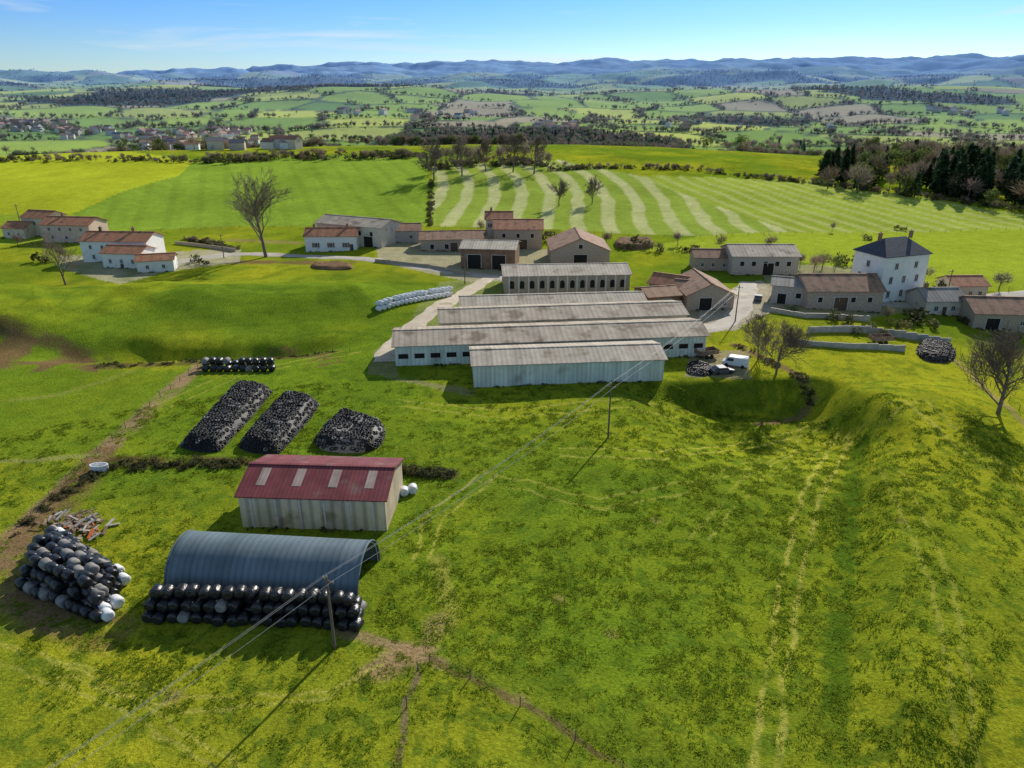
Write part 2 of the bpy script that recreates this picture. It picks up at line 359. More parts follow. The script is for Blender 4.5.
# patchwork beyond
fx=~((r<560)) ; xf=X[fx]; yf=Y[fx]; rf=r[fx]
wxx=xf+(fbm(xf,yf,90,2,7)-.5)*50; wyy=yf+(fbm(xf,yf,90,2,8)-.5)*50
c1,e1=cells(wxx,wyy*.8,165,5); c2,e2=cells(wxx,wyy*.8,330,9)
cid=np.where(rf<2600,c1,c2); ed=np.where(rf<2600,e1,e2)
pal=np.array([[.34,.46,.05],[.24,.36,.04],[.45,.51,.08],[.17,.28,.04],[.39,.44,.08],[.30,.42,.04],[.40,.34,.19],[.50,.55,.08]])
cf=pal[(cid*7.999).astype(int)]*(.82+.36*fbm(xf,yf,60,3,2))[:,None]
cf=mixc(cf,np.array([.08,.095,.045]),(1-ss(4,10,ed))*.8)
fo=forest(xf,yf,rf); cf=mixc(cf,np.array([.065,.08,.045]),ss(.55,.585,fo))
bl=ss(560,720,rf)
col[fx]=mixc(col[fx],cf,bl)
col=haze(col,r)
ground=mesh_np('ground',np.stack([X,Y,Z],1),F,[m_ground],col,True)

# ------------------------------------------------------------ roads draped on the ground
def road(name,pix,w,mat,lift=.07):
    p=pts(pix); q=[]
    for i in range(len(p)-1):   # catmull
        p0=p[max(i-1,0)];p1=p[i];p2=p[i+1];p3=p[min(i+2,len(p)-1)]
        n=max(2,int(np.hypot(*(p2-p1))/1.0))
        for k in range(n):
            t=k/n; q.append(.5*((2*p1)+(-p0+p2)*t+(2*p0-5*p1+4*p2-p3)*t*t+(-p0+3*p1-3*p2+p3)*t**3))
    q.append(p[-1]); q=np.array(q); d=np.gradient(q,axis=0); d/=np.hypot(d[:,0],d[:,1])[:,None]+1e-9
    nrm=np.stack([-d[:,1],d[:,0]],1); V=[];nn=6
    for i in range(len(q)):
        ww=w*(1+.12*math.sin(i*.37)+.08*math.sin(i*1.1+2))
        for k in range(nn+1):
            o=q[i]+nrm[i]*ww*(k/nn-.5); V.append((o[0],o[1],g(o[0],o[1])+(lift if 0<k<nn else -.05)))
    Fq=[(i*(nn+1)+k,i*(nn+1)+k+1,(i+1)*(nn+1)+k+1,(i+1)*(nn+1)+k) for i in range(len(q)-1) for k in range(nn)]
    return mesh_np(name,V,Fq,[mat],None,True)
road('farm_track',[(385,362),(392,345),(412,328),(438,308),(470,290),(492,276)],5.0,m_gravel,.09)
road('village_road',[(150,268),(200,258),(250,254),(320,257),(390,262),(450,272),(500,278),(540,290)],5.0,m_road,.15)
road('lane',[(690,330),(722,325),(738,312),(746,296),(748,282)],5.5,m_road,.12)
road('lane',[(746,296),(700,286),(650,284)],4.0,m_gravel,.15)
road('lane',[(860,300),(905,305),(960,300),(1040,292)],4.5,m_road,.12)

# ------------------------------------------------------------ buildings
WEEDS=[]
def face(ridge,f,L,d):
    if ridge=='x':
        return {'F':((0,0),(1,0),(0,-1)),'R':((L,0),(0,1),(1,0)),'L':((0,d),(0,-1),(-1,0))}[f]
    return {'F':((0,d),(0,-1),(-1,0)),'R':((0,0),(1,0),(0,-1)),'L':((L,d),(-1,0),(0,1))}[f]
def building(name,A,B,depth,hw,rise,roof,wall,ridge='x',over=.5,items=(),hip=False,chim=(),sky=None,gmat=None,z0=None):
    pa=S(*A) if len(A)==2 else Vector((A[1],A[2],g(A[1],A[2])))
    pb=S(*B) if len(B)==2 else Vector((B[1],B[2],g(B[1],B[2])))
    v=(pb-pa); v.z=0; W=v.length; ang=math.atan2(v.y,v.x)
    nv_=Vector((v.y,-v.x,0)).normalized()
    for _ in range(int(W*.9)):
        q=pa+v*random.random()+nv_*random.uniform(.1,.7); WEEDS.append((q.x,q.y,random.uniform(.2,.8),'bush'))
    if z0 is None: z0=(pa.z+pb.z)/2
    e=bpy.data.objects.new(name,None); e.empty_display_size=2; scene.collection.objects.link(e)
    if ridge=='x': e.location=(pa.x,pa.y,z0); e.rotation_euler=(0,0,ang); L=W; d=depth
    else: e.location=(pb.x,pb.y,z0); e.rotation_euler=(0,0,ang+math.pi/2); L=depth; d=W
    a=Acc(); B0=-3.5
    if hip:
        a.box((0,0,B0),(L,0,0),(0,d,0),(0,0,hw-B0))
    else:
        pr=[(0,B0),(d,B0),(d,hw),(d/2,hw+rise),(0,hw)]
        V=[(x,y,zz) for x in (0,L) for y,zz in pr]
        a.add(V,[(0,4,3,2,1),(5,6,7,8,9)],1 if gmat else 0)
        a.add(V,[(1,2,7,6),(4,0,5,9),(0,1,6,5)],0)
    a.obj('walls',[wall]+([gmat] if gmat else []),e)
    a=Acc(); t=.16; o=over; s=rise/(d/2)
    if hip:
        k=min(d/2,L/2)*.75
        V=[(-o,-o,hw+.01),(L+o,-o,hw+.01),(L+o,d+o,hw+.01),(-o,d+o,hw+.01),(-o,-o,hw+.2),(L+o,-o,hw+.2),(L+o,d+o,hw+.2),(-o,d+o,hw+.2),(k,d/2,hw+rise),(L-k,d/2,hw+rise)]
        a.add(V,[(3,2,1,0),(0,1,5,4),(1,2,6,5),(2,3,7,6),(3,0,4,7),(4,5,9,8),(6,7,8,9),(5,6,9),(7,4,8)])
    else:
        pr=[(-o,hw-o*s+.012),(d/2,hw+rise+.012),(d+o,hw-o*s+.012),(d+o,hw-o*s+t),(d/2,hw+rise+t),(-o,hw-o*s+t)]
        V=[(x,y,zz) for x in (-o,L+o) for y,zz in pr]
        Fs=[tuple(range(6)),tuple(range(11,5,-1))]
        for i in range(6): j=(i+1)%6; Fs.append((i,i+6,j+6,j))
        a.add(V,Fs)
        a.box((-o-.05,d/2-.22,hw+rise+t-.03),(L+2*o+.1,0,0),(0,.44,0),(0,0,.10))
    a.obj('roof',[roof],e)
    if sky:
        a=Acc(); n,w,v0,v1,mt=sky
        nn=(Vector((0,-s,1))).normalized()*.05
        for i in range(n):
            xc=L*(i+.5)/n; y0=d/2*v0; y1=d/2*v1
            a.box((xc-w/2,y0,hw+y0*s+t-.02),(w,0,0),(0,y1-y0,(y1-y0)*s),nn)
        a.obj('roof_lights',[mt],e)
    fr=Acc(); gl=Acc(); dr=Acc(); sh=Acc(); dk=Acc()
    for it in items:
        f,u,vv,w,h,kind=it
        (ox,oy),(ux,uy),(nx,ny)=face(ridge,f,L,d)
        FL=(L if abs(ux)>.5 else d)
        uu=u*FL-w/2
        O=Vector((ox+ux*uu,oy+uy*uu,vv)); U=Vector((ux,uy,0)); Nn=Vector((nx,ny,0)); Zv=Vector((0,0,1))
        if kind=='win' or kind=='wins':
            gl.box(O+Nn*-.01,U*w,Nn*.05,Zv*h)
            b=.09
            fr.box(O-U*.02,U*b,Nn*.10,Zv*h); fr.box(O+U*(w-b+.02),U*b,Nn*.10,Zv*h)
            fr.box(O+U*b,U*(w-2*b),Nn*.097,Zv*b); fr.box(O+U*b+Zv*(h-b),U*(w-2*b),Nn*.097,Zv*b)
            fr.box(O+U*(w/2-.03),U*.06,Nn*.09,Zv*h); fr.box(O-U*.12-Zv*.12,U*(w+.24),Nn*.18,Zv*.11)
            if kind=='wins':
                for q in (-.62,w+.06): sh.box(O+U*q,U*.56,Nn*.07,Zv*h)
        elif kind=='door':
            dr.box(O,U*w,Nn*.06,Zv*h); fr.box(O-U*.1,U*.1,Nn*.09,Zv*(h+.1)); fr.box(O+U*w,U*.1,Nn*.09,Zv*(h+.1)); fr.box(O+Zv*h,U*w,Nn*.087,Zv*.1)
        elif kind=='open':
            dk.box(O,U*w,Nn*.03,Zv*h)
            fr.box(O-U*.12,U*.12,Nn*.06,Zv*(h+.12)); fr.box(O+U*w,U*.12,Nn*.06,Zv*(h+.12)); fr.box(O+Zv*h,U*w,Nn*.057,Zv*.12)
        elif kind=='arch':
            V=[O+Nn*.04,O+U*w+Nn*.04]+[O+U*(w/2+w/2*math.cos(q))+Zv*(h-w/2+w/2*math.sin(q))+Nn*.04 for q in np.linspace(0,math.pi,9)]
            dk.add(V,[tuple(range(len(V)))])
        elif kind=='post':
            fr.box(O,U*w,Nn*.12,Zv*h)
        elif kind=='band':
            fr.box(O,U*w,Nn*.05,Zv*h)
    fr.obj('frames',[m_frame],e); gl.obj('window_glass',[m_glass],e); dr.obj('doors',[m_door],e); sh.obj('shutters',[m_shut],e); dk.obj('openings',[m_dark],e)
    if chim:
        c=Acc()
        for u,vv in chim:
            x=L*u; y=d*vv; zz=hw+rise*(1-abs(vv-.5)*2)
            c.box((x-.4,y-.3,zz-.5),(.8,0,0),(0,.6,0),(0,0,1.7)); c.box((x-.48,y-.38,zz+1.2),(.96,0,0),(0,.76,0),(0,0,.14))
            c.tube((x,y,zz+1.34),(x,y,zz+1.7),.14,.11,8)
        c.obj('chimney',[m_tileb],e)
    return e
def row(f,n,v,w,h,k,a=.06,b=.94): return [(f,a+(b-a)*(i+.5)/n,v,w,h,k) for i in range(n)]

building('red_roof_shed',(243,527),(387,531),10,4.4,1.5,m_redmetal,m_clad,items=row('F',6,-.2,.18,4.3,'post',0,1.0),sky=(4,1.1,.30,.86,m_lightp),gmat=m_cladside,over=.35)
building('cow_barn',('w',-6.9,119.3),('w',28.1,122.6),10,4.3,1.1,m_fibre,m_metalw,items=row('F',14,0,.12,4.2,'post',0,1),over=.5)
building('long_barn',('w',-22.5,128.6),('w',39,135.2),11,4.3,1.2,m_fibre2,m_metalw,items=row('F',20,1.6,1.9,1.0,'open',0,1),over=.6)
building('long_barn',('w',-15,142.5),('w',38,148.5),11,4.5,1.2,m_fibre2,m_cream,items=row('F',16,1.4,1.4,1.2,'open',0,1))
building('long_barn',('w',-11.5,156),('w',31,160),8.5,4.2,1.0,m_fibre,m_cream,items=row('F',12,1.4,1.4,1.2,'open',0,1))
building('arcaded_barn',('w',-2,181),('w',31,183),13,4.9,1.4,m_fibre,m_stone,items=row('F',12,1.5,1.2,2.1,'arch',.02,.98)+row('F',13,0,.35,4.7,'band',0,1))
building('lean_to_shed',('w',33,166),('w',41,168),9,3.6,1.2,m_tileb,m_wood,items=[('F',.5,0,3,2.8,'open')])
building('gabled_barn',(551,268),(609,268),18,5.2,3.6,m_tileb,m_stone,ridge='y',items=[('F',.5,0,4,4,'open'),('F',.5,5.8,1.2,1.2,'open')])
building('machinery_barn',(461,268),(515,270),12,6.0,1.3,m_fibre,m_wood,items=[('F',.25,0,4,4.2,'open'),('F',.7,0,4,4.2,'open')])
building('stone_outbuilding',(421,251),(487,251),11,3.9,1.7,m_tileb,m_stone,items=row('F',4,.8,1.3,1.5,'open')+[('F',.5,0,2.4,2.8,'door')])
building('stone_outbuilding',(386,243),(421,243),9,4.2,1.6,m_tileb,m_stoneg,items=row('F',2,1.4,1.1,1.3,'win'))
building('farmhouse',(306,252),(357,250),9,4.9,1.9,m_tile,m_white,items=row('F',3,1.2,1.1,1.5,'wins')+[('F',.9,0,1.1,2.2,'door'),('L',.5,1.4,1.1,1.4,'win')],chim=((.15,.5),(.8,.5)))
building('large_barn',(318,243),(382,248),12,6.8,1.8,m_fibre2,m_cream,items=row('F',5,3.8,1.2,1.4,'open')+[('F',.8,0,3.5,3.6,'open')])
building('stone_barn',(494,249),(542,249),12,6.6,2.2,m_tile,m_stone,items=row('F',3,3.8,1.1,1.3,'open')+[('F',.6,0,3,3.2,'door')],ridge='x')
building('village_house',(486,240),(512,240),9,7.2,2.0,m_tile,m_cream,items=row('F',3,4.4,1,1.4,'wins'),chim=((.2,.5),))
building('farm_cottage',(648,297),(682,302),8,3.8,1.8,m_tile,m_stone,items=row('F',2,1,1.1,1.3,'win')+[('F',.5,0,1.1,2.1,'door')])
building('gabled_outbuilding',(686,311),(733,309),15,3.8,2.7,m_tileb,m_stone,ridge='y',items=[('F',.4,0,3,3,'open'),('F',.8,1,1,1.2,'win')])
building('stone_outbuilding',(672,304),(694,306),9,3.4,1.8,m_tileb,m_stoneg,items=[('F',.5,0,2.4,2.4,'door')])
building('stone_outbuilding',(694,271),(731,271),8,4,1.6,m_tileb,m_stone,items=row('F',3,1.2,1,1.2,'win'))
building('hay_barn',(731,275),(797,275),13,5.4,2.0,m_fibre2,m_stoneg,items=row('F',5,2.6,1.2,1.3,'open')+[('F',.55,0,3,3.4,'open')])
building('ruined_outhouse',(770,303),(806,306),8,4.6,1.2,m_greyroof,m_stoneg,items=[('F',.3,0,2,2.6,'open'),('F',.75,1.8,1.2,1.2,'open')])
building('stone_barn',(806,309),(880,313),12,5.0,2.6,m_tileb,m_stone,items=row('F',4,2.2,1.1,1.2,'open')+[('F',.45,0,3.2,3.4,'door')])
building('tall_house',(877,303),(920,299),10,11.6,3.8,m_slate,m_white,hip=True,over=.45,items=row('F',3,1.2,1.1,1.8,'win')+row('F',3,4.8,1.1,1.8,'win')+row('F',2,8.4,1.1,1.6,'win')+row('L',2,4.8,1.1,1.8,'win')+row('L',1,8.4,1.1,1.6,'win')+[('L',.5,0,1.3,2.3,'door')],chim=((.15,.5),(.85,.5)))
building('cottage',(924,314),(962,316),9,3.6,2.0,m_greyroof,m_cream,items=row('F',2,1,1.1,1.3,'win')+[('F',.5,0,1.1,2.1,'door')],chim=((.2,.5),))
building('stone_barn',(972,328),(1036,334),12,4.2,2.4,m_tileb,m_stone,items=[('F',.3,0,3,3,'open'),('F',.75,1.4,1.1,1.1,'win')])
building('cottage',(952,300),(985,300),8,3.8,1.6,m_tile,m_cream,items=row('F',3,1,1,1.3,'win'))
# farm at left
building('farmhouse',(84,262),(150,263),10,6.5,1.9,m_tile,m_white,items=row('F',5,4,.9,1.2,'win')+row('F',4,1,.9,1.3,'win'),chim=((.2,.5),(.7,.5)))
building('white_cottage',('w',-121,208),('w',-109,206.5),8,4.4,1.5,m_tile,m_white,items=row('F',3,1.4,.9,1.2,'win')+[('F',.5,0,1,2,'door')])
building('white_cottage',('w',-108,202),('w',-98.5,204.5),6.5,3.4,1.2,m_tile,m_white,items=row('F',2,1,.9,1.1,'win'))
building('village_house',(44,242),(92,243),10,6,1.9,m_tile,m_pink,items=row('F',4,3.8,1,1.3,'win')+row('F',3,1,1,1.3,'win'),chim=((.3,.5),))
building('village_house',(25,235),(50,237),9,6.4,1.9,m_tile,m_cream,items=row('F',3,3.8,1,1.3,'win'))
building('cottage',(4,238),(26,239),8,3.6,1.6,m_tile,m_cream,items=row('F',2,1,1,1.2,'win'))

def tunnel():
    pl=Vector((-36.2,60.2,0)); pr=Vector((-15.8,58.4,0)); v=pr-pl; L=v.length
    e=bpy.data.objects.new('arched_tunnel_shed',None); scene.collection.objects.link(e)
    e.location=(pl.x,pl.y,g(pl.x+8,pl.y+4)); e.rotation_euler=(0,0,math.atan2(v.y,v.x))
    W=8.6; Ht=5.0; n=28; mx=48
    def prof(k,off=0):
        t=math.pi*k/n; c=math.cos(t); s_=math.sin(t)
        return (W/2-(W/2+off)*c, (Ht+off)*(abs(s_)**.85))
    V=[];Fq=[]
    for off in (0,-.10):
        for i in range(mx+1):
            for k in range(n+1):
                y,zz=prof(k,off); V.append((L*i/mx,y,zz-.2))
    b=(mx+1)*(n+1)
    for i in range(mx):
        for k in range(n):
            q=i*(n+1)+k; Fq.append((q,q+n+1,q+n+2,q+1)); Fq.append((b+q,b+q+1,b+q+n+2,b+q+n+1))
    for i in (0,mx):
        for k in range(n):
            q=i*(n+1)+k; Fq.append((q,q+1,b+q+1,b+q))
    mesh_np('curved_roof',V,Fq,[m_tunnel],None,True,e)
    a=Acc()
    for i in range(9):
        x=L*i/8; x=min(max(x,.12),L-.12)
        P_=[prof(k,-.2) for k in range(0,n+1,2)]
        for k in range(len(P_)-1): a.tube((x,P_[k][0],P_[k][1]-.2),(x,P_[k+1][0],P_[k+1][1]-.2),.07,.07,5)
    a.obj('hoops',[m_conc],e)
    a=Acc()
    V=[(.05,*prof(k,-.15)) for k in range(n+1)]; V=[(x,y,zz-.2) for x,y,zz in V]
    a.add(V,[tuple(range(n,-1,-1))]); a.obj('end_wall',[m_wood],e)
    a=Acc()
    for x in (L+.02,-.02):
        for k in range(n):
            p0=prof(k,.0);p1=prof(k+1,.0); a.tube((x,p0[0],p0[1]-.2),(x,p1[0],p1[1]-.2),.10,.10,5)
    a.obj('edge_trim',[m_tunnel],e)
tunnel()

# ------------------------------------------------------------ bales, tyres, clamps
def bale_geo(c,ax,R=.62,Lh=.6,n=16,seed=0):
    rr=random.Random(seed); ax=Vector((ax[0],ax[1],rr.uniform(-.06,.06))).normalized(); up=Vector((0,0,1)); sd=ax.cross(up).normalized(); up=sd.cross(ax)
    V=[];prof=[(-Lh,R*.0),(-Lh*1.02,R*.55),(-Lh*.96,R*.9),(-Lh*.8,R),(0,R*1.02),(Lh*.8,R),(Lh*.96,R*.9),(Lh*1.02,R*.55),(Lh,0)]
    for a_,r_ in prof:
        for i in range(n):
            t=2*math.pi*i/n; q=r_*(1+rr.uniform(-.05,.05)); V.append(Vector(c)+ax*(a_+rr.uniform(-.03,.03))+sd*math.cos(t)*q+up*math.sin(t)*q*.94)
    Fq=[(i*n+k,i*n+(k+1)%n,(i+1)*n+(k+1)%n,(i+1)*n+k) for i in range(len(prof)-1) for k in range(n)]
    return V,Fq
def bale_stack(name,rows,mats,axis=None,pick=None,R=.62,lh=.6,jit=.1):
    a=Acc(); k=0
    for p0,p1,zoff in rows:
        p0=Vector(p0[:2]);p1=Vector(p1[:2]); d=p1-p0; n=max(1,int(d.length/(R*2.02)))
        for i in range(n+1 if n>0 else 1):
            q=p0+d*(i/max(n,1)); k+=1
            if zoff>.5 and random.random()<jit*.6: continue
            ax=axis or (-d.y,d.x)
            j=random.uniform(-.2,.2)
            V,Fq=bale_geo((q.x+random.uniform(-jit,jit),q.y+random.uniform(-jit,jit),g(q.x,q.y)+R+zoff-.03+random.uniform(-.06,.04)),(ax[0]+j,ax[1]-j),R*random.uniform(.94,1.05),lh*random.uniform(.93,1.05),seed=k)
            a.add(V,Fq,0 if pick is None else pick(k))
    return a.obj(name,mats,None,True)
rows=[]
for i,(dy,lv_) in enumerate(((0,0),(1.25,0),(2.5,0),(.62,1.05),(1.9,1.05),(1.3,2.05))):
    p0=S(150,620); p1=S(356,628); p0=Vector((p0.x+.3*lv_,p0.y+dy)); p1=Vector((p1.x-.3*lv_,p1.y+dy)); 
    rows.append((p0,p1,lv_))
bale_stack('silage_bale_row',rows,[m_black,m_greysheet],axis=(.05,1),pick=lambda k:1 if random.random()<.04 else 0,jit=.14,R=.60)
rows=[]
a0,a1=S(24,588),S(98,620); b0,b1=S(56,534),S(124,582)
for i in range(8):
    t=i/7; rows.append((a0.lerp(b0,t),a1.lerp(b1,t),0))
for i in range(6):
    t=(i+.7)/7; rows.append((a0.lerp(b0,t).lerp(a1.lerp(b1,t),.05),a1.lerp(b1,t).lerp(a0.lerp(b0,t),.05),1.1))
for i in range(4):
    t=(i+1.5)/7; rows.append((a0.lerp(b0,t).lerp(a1.lerp(b1,t),.08),a1.lerp(b1,t).lerp(a0.lerp(b0,t),.2),2.15))
bale_stack('silage_bale_stack',rows,[m_black,m_whitep,m_greysheet],axis=(.8,-.6),pick=lambda k:(1 if random.random()<.04 else (2 if random.random()<.14 else 0)),jit=.24,R=.60)
bale_stack('white_silage_bales',[(S(100,608),S(108,618),0),(S(104,614),S(118,606),0),(S(118,574),S(124,583),0)],[m_whitep],axis=(.8,-.6))
bale_stack('white_silage_bales',[(S(379,311),S(450,296),0),(S(379,306),S(450,291),0),(S(381,309),S(449,294),.9)],[m_whitep],R=.62,lh=.72,jit=.06)
bale_stack('silage_bale_row',[(S(206,371),S(272,371),0),(S(207,366),S(272,366),0),(S(207,368.5),S(271,368.5),1.05)],[m_black,m_greysheet],pick=lambda k:1 if random.random()<.15 else 0,axis=(0,1))
bale_stack('white_silage_bales',[(S(404,495),S(412,492),0)],[m_whitep],axis=(0,1))

def tyre(a,c,nrm,R=.27,r_=.095,m=0,n=10,k=5):
    nrm=nrm.normalized(); u=nrm.orthogonal().normalized(); w=nrm.cross(u); V=[];Fq=[]
    for i in range(n):
        t=2*math.pi*i/n; d=u*math.cos(t)+w*math.sin(t)
        for j in range(k):
            q=2*math.pi*j/k; V.append(c+d*(R+r_*math.cos(q))+nrm*r_*math.sin(q)*1.1)
    for i in range(n):
        for j in range(k): Fq.append((i*k+j,((i+1)%n)*k+j,((i+1)%n)*k+(j+1)%k,i*k+(j+1)%k))
    a.add(V,Fq,m)
def clamp(name,pix,Ht,mat,round_=.0,tex=.75,seed=1,white=.05,part=None):
    q=[S(*p) for p in pix]; rr=random.Random(seed); e=bpy.data.objects.new(name,None); scene.collection.objects.link(e)
    def pt(u,v):
        uu=2*u-1; vv=2*v-1
        if round_>0:
            f=1-round_*(uu*uu*vv*vv)*.45; uu*=f; vv*=f
        uu=(uu+1)/2; vv=(vv+1)/2
        p=(q[0]*(1-uu)+q[1]*uu)*(1-vv)+(q[3]*(1-uu)+q[2]*uu)*vv
        eu=min(u,1-u)*2; ev=min(v,1-v)*2
        wlen=(q[1]-q[0]).length/2; llen=(q[3]-q[0]).length/2
        h=Ht*min(1,(eu*wlen/1.7))**.65*min(1,(ev*llen/2.0))**.65
        nz=float(fbm(np.array(p.x),np.array(p.y),1.6,3,seed+40))-.5
        return Vector((p.x,p.y,g(p.x,p.y)-.1+h*(1+.25*nz)+nz*.25))
    nu,nv=26,40; V=[pt(i/nu,j/nv) for j in range(nv+1) for i in range(nu+1)]
    Fq=[(j*(nu+1)+i,j*(nu+1)+i+1,(j+1)*(nu+1)+i+1,(j+1)*(nu+1)+i) for j in range(nv) for i in range(nu)]
    mi=[0]*len(Fq)
    if part:
        for k,f in enumerate(Fq):
            if fbm(np.array(V[f[0]].x),np.array(V[f[0]].y),3.0,2,seed+70)>part: mi[k]=1
    mesh_py('sheet',V,Fq,[mat,m_greysheet],e,True,mi)
    a=Acc(); wl=(q[1]-q[0]).length; ll=(q[3]-q[0]).length; A_n=int(wl/tex); B_n=int(ll/tex)
    for i in range(A_n):
        for j in range(B_n):
            if rr.random()<.10: continue
            u=(i+.5+rr.uniform(-.3,.3))/A_n; v=(j+.5+rr.uniform(-.3,.3))/B_n
            u=min(max(u,.02),.98); v=min(max(v,.02),.98)
            c=pt(u,v); c1=pt(min(u+.02,1),v); c2=pt(u,min(v+.02,1)); n=(c1-c).cross(c2-c)
            if n.z<0: n=-n
            n=n.normalized()+Vector((rr.uniform(-.25,.25),rr.uniform(-.25,.25),.4))
            tyre(a,c+Vector((0,0,.10)),n,rr.uniform(.24,.31),.09,1 if rr.random()<white else 0)
    a.obj('weight_tyres',[m_tyre,m_greysheet],e,True)
clamp('silage_clamp',[(176,450),(219,455),(276,390),(238,382)],1.7,m_sheet,.15,seed=1,white=.05,tex=.66)
clamp('silage_clamp',[(233,451),(279,457),(324,403),(284,393)],1.8,m_sheet,.25,seed=2,white=.05,tex=.66)
clamp('silage_clamp',[(303,450),(376,456),(391,427),(340,410)],1.7,m_sheet,.6,seed=3,tex=.8,white=.12,part=.56)
clamp('tyre_heap',[(684,375),(712,377),(716,366),(690,360)],.7,m_darksheet,.5,seed=4,white=.10,tex=.62)
clamp('covered_silage_heap',[(914,360),(954,366),(958,348),(918,340)],1.4,m_darksheet,.8,seed=5,white=.0,tex=.9)
clamp('earth_heap',[(612,250),(655,250),(655,240),(614,240)],1.8,m_earth,.8,seed=6,tex=50)
clamp('earth_heap',[(308,270),(356,271),(352,264),(312,263)],1.0,m_earth,.8,seed=8,tex=50)

# vehicles
def extr(a,prof,y0,y1,m):
    n=len(prof); V=[(x,y0,z_) for x,z_ in prof]+[(x,y1,z_) for x,z_ in prof]
    a.add(V,[tuple(range(n)),tuple(range(2*n-1,n-1,-1))]+[(i,i+n,(i+1)%n+n,(i+1)%n) for i in range(n)],m)
def vehicle(name,px,py,rot,van,paint):
    p=S(px,py); e=bpy.data.objects.new(name,None); e.location=p; e.rotation_euler=(0,0,rot); scene.collection.objects.link(e)
    a=Acc()
    if van: body=[(-2.4,.35),(2.4,.35),(2.45,.9),(1.9,1.15),(1.35,1.95),(1.1,2.05),(-2.3,2.05),(-2.42,1.9)]
    else: body=[(-2.1,.3),(2.1,.3),(2.15,.75),(1.1,.92),(.45,1.38),(-1.1,1.42),(-1.95,.98),(-2.15,.9)]
    extr(a,body,-.88,.88,0); a.obj('body',[paint],e)
    a=Acc()
    w=[(1.72,1.2),(1.32,1.78),(.3,1.8),(.3,1.2)] if van else [(.95,.95),(.42,1.28),(-.95,1.32),(-1.6,1.0)]
    extr(a,w,-.90,.90,0)
    if van: a.box((1.42,-.75,1.88),(.42,0,-.62),(0,1.5,0),(.03,0,.02))
    else: a.box((.55,-.7,1.35),(.50,0,-.36),(0,1.4,0),(.03,0,.04)); a.box((-1.2,-.7,1.40),(-.62,0,-.33),(0,1.4,0),(-.02,0,.04))
    a.obj('windows',[m_glass],e)
    a=Acc()
    for x in ((-1.5,1.55) if van else (-1.3,1.35)):
        for y in (-.80,.80): a.tube((x,y-.11,.34),(x,y+.11,.34),.34,.34,14)
    a.obj('wheels',[m_tyre],e)
    a=Acc()
    for y in (-.65,.65): a.box(((2.42 if van else 2.12),y-.14,.62),(.05,0,0),(0,.28,0),(0,0,.16))
    a.obj('headlights',[m_frame],e)
vehicle('parked_van',735,366,2.7,True,m_carw)
vehicle('parked_car',722,373,.2,False,m_carg)
vehicle('parked_van',786,292,.4,True,m_carw)
vehicle('parked_car',758,300,1.2,False,m_carg)
def trailer(px,py,rot):
    p=S(px,py); e=bpy.data.objects.new('farm_trailer',None); e.location=p; e.rotation_euler=(0,0,rot); scene.collection.objects.link(e)
    a=Acc(); a.box((-2.2,-1.1,.8),(4.4,0,0),(0,2.2,0),(0,0,.12))
    for o,u,v in (((-2.2,-1.1,.92),(4.4,0,0),(0,.06,0)),((-2.2,1.04,.92),(4.4,0,0),(0,.06,0)),((-2.2,-1.03,.92),(.06,0,0),(0,2.06,0)),((2.14,-1.03,.92),(.06,0,0),(0,2.06,0))): a.box(o,u,v,(0,0,.8))
    a.obj('box_body',[m_debris],e); a=Acc(); a.tube((2.2,0,.85),(3.6,0,.6),.07,.06,6); a.obj('drawbar',[m_pole],e)
    a=Acc()
    for x in (-.6,.5):
        for y in (-1.25,1.25): a.tube((x,y-.13,.42),(x,y+.13,.42),.42,.42,14)
    a.obj('wheels',[m_tyre],e)
trailer(706,357,.3); trailer(790,300,2.2); trailer(880,343,.1)

# bunker walls
def wall_line(name,pix,h,mat,t=.25,lean=0,posts=True):
    a=Acc(); p=[S(*q) for q in pix]
    for s_,e_ in zip(p[:-1],p[1:]):
        d=e_-s_; d.z=0; L=d.length; n=max(1,int(L/2.5)); dn=d.normalized(); nr_=Vector((-dn.y,dn.x,0))
        for i in range(n):
            c=s_+d*(i/n); zc=g(c.x,c.y); hh=h*random.uniform(.9,1.06)
            a.box((c.x,c.y,zc-.4),dn*(L/n-.04),nr_*t,(0,0,hh+.4))
            if posts: a.box((c.x-dn.x*.07-nr_.x*.08,c.y-dn.y*.07-nr_.y*.08,zc-.4),dn*.16,nr_*(t+.16),(0,0,hh+.5))
    return a.obj(name,[mat])
wall_line('concrete_bunker_wall',[(808,333),(870,334),(950,346)],1.5,m_conc)
wall_line('concrete_bunker_wall',[(790,344),(850,349),(905,352)],1.1,m_conc)
wall_line('farmyard_wall',[(770,312),(806,318),(870,322)],1.1,m_stoneg,.4,posts=False)
wall_line('stone_wall',[(375,262),(430,268),(470,276)],1.0,m_stone,.4,posts=False)
wall_line('stone_wall',[(175,244),(235,252)],1.0,m_stone,.4,posts=False)

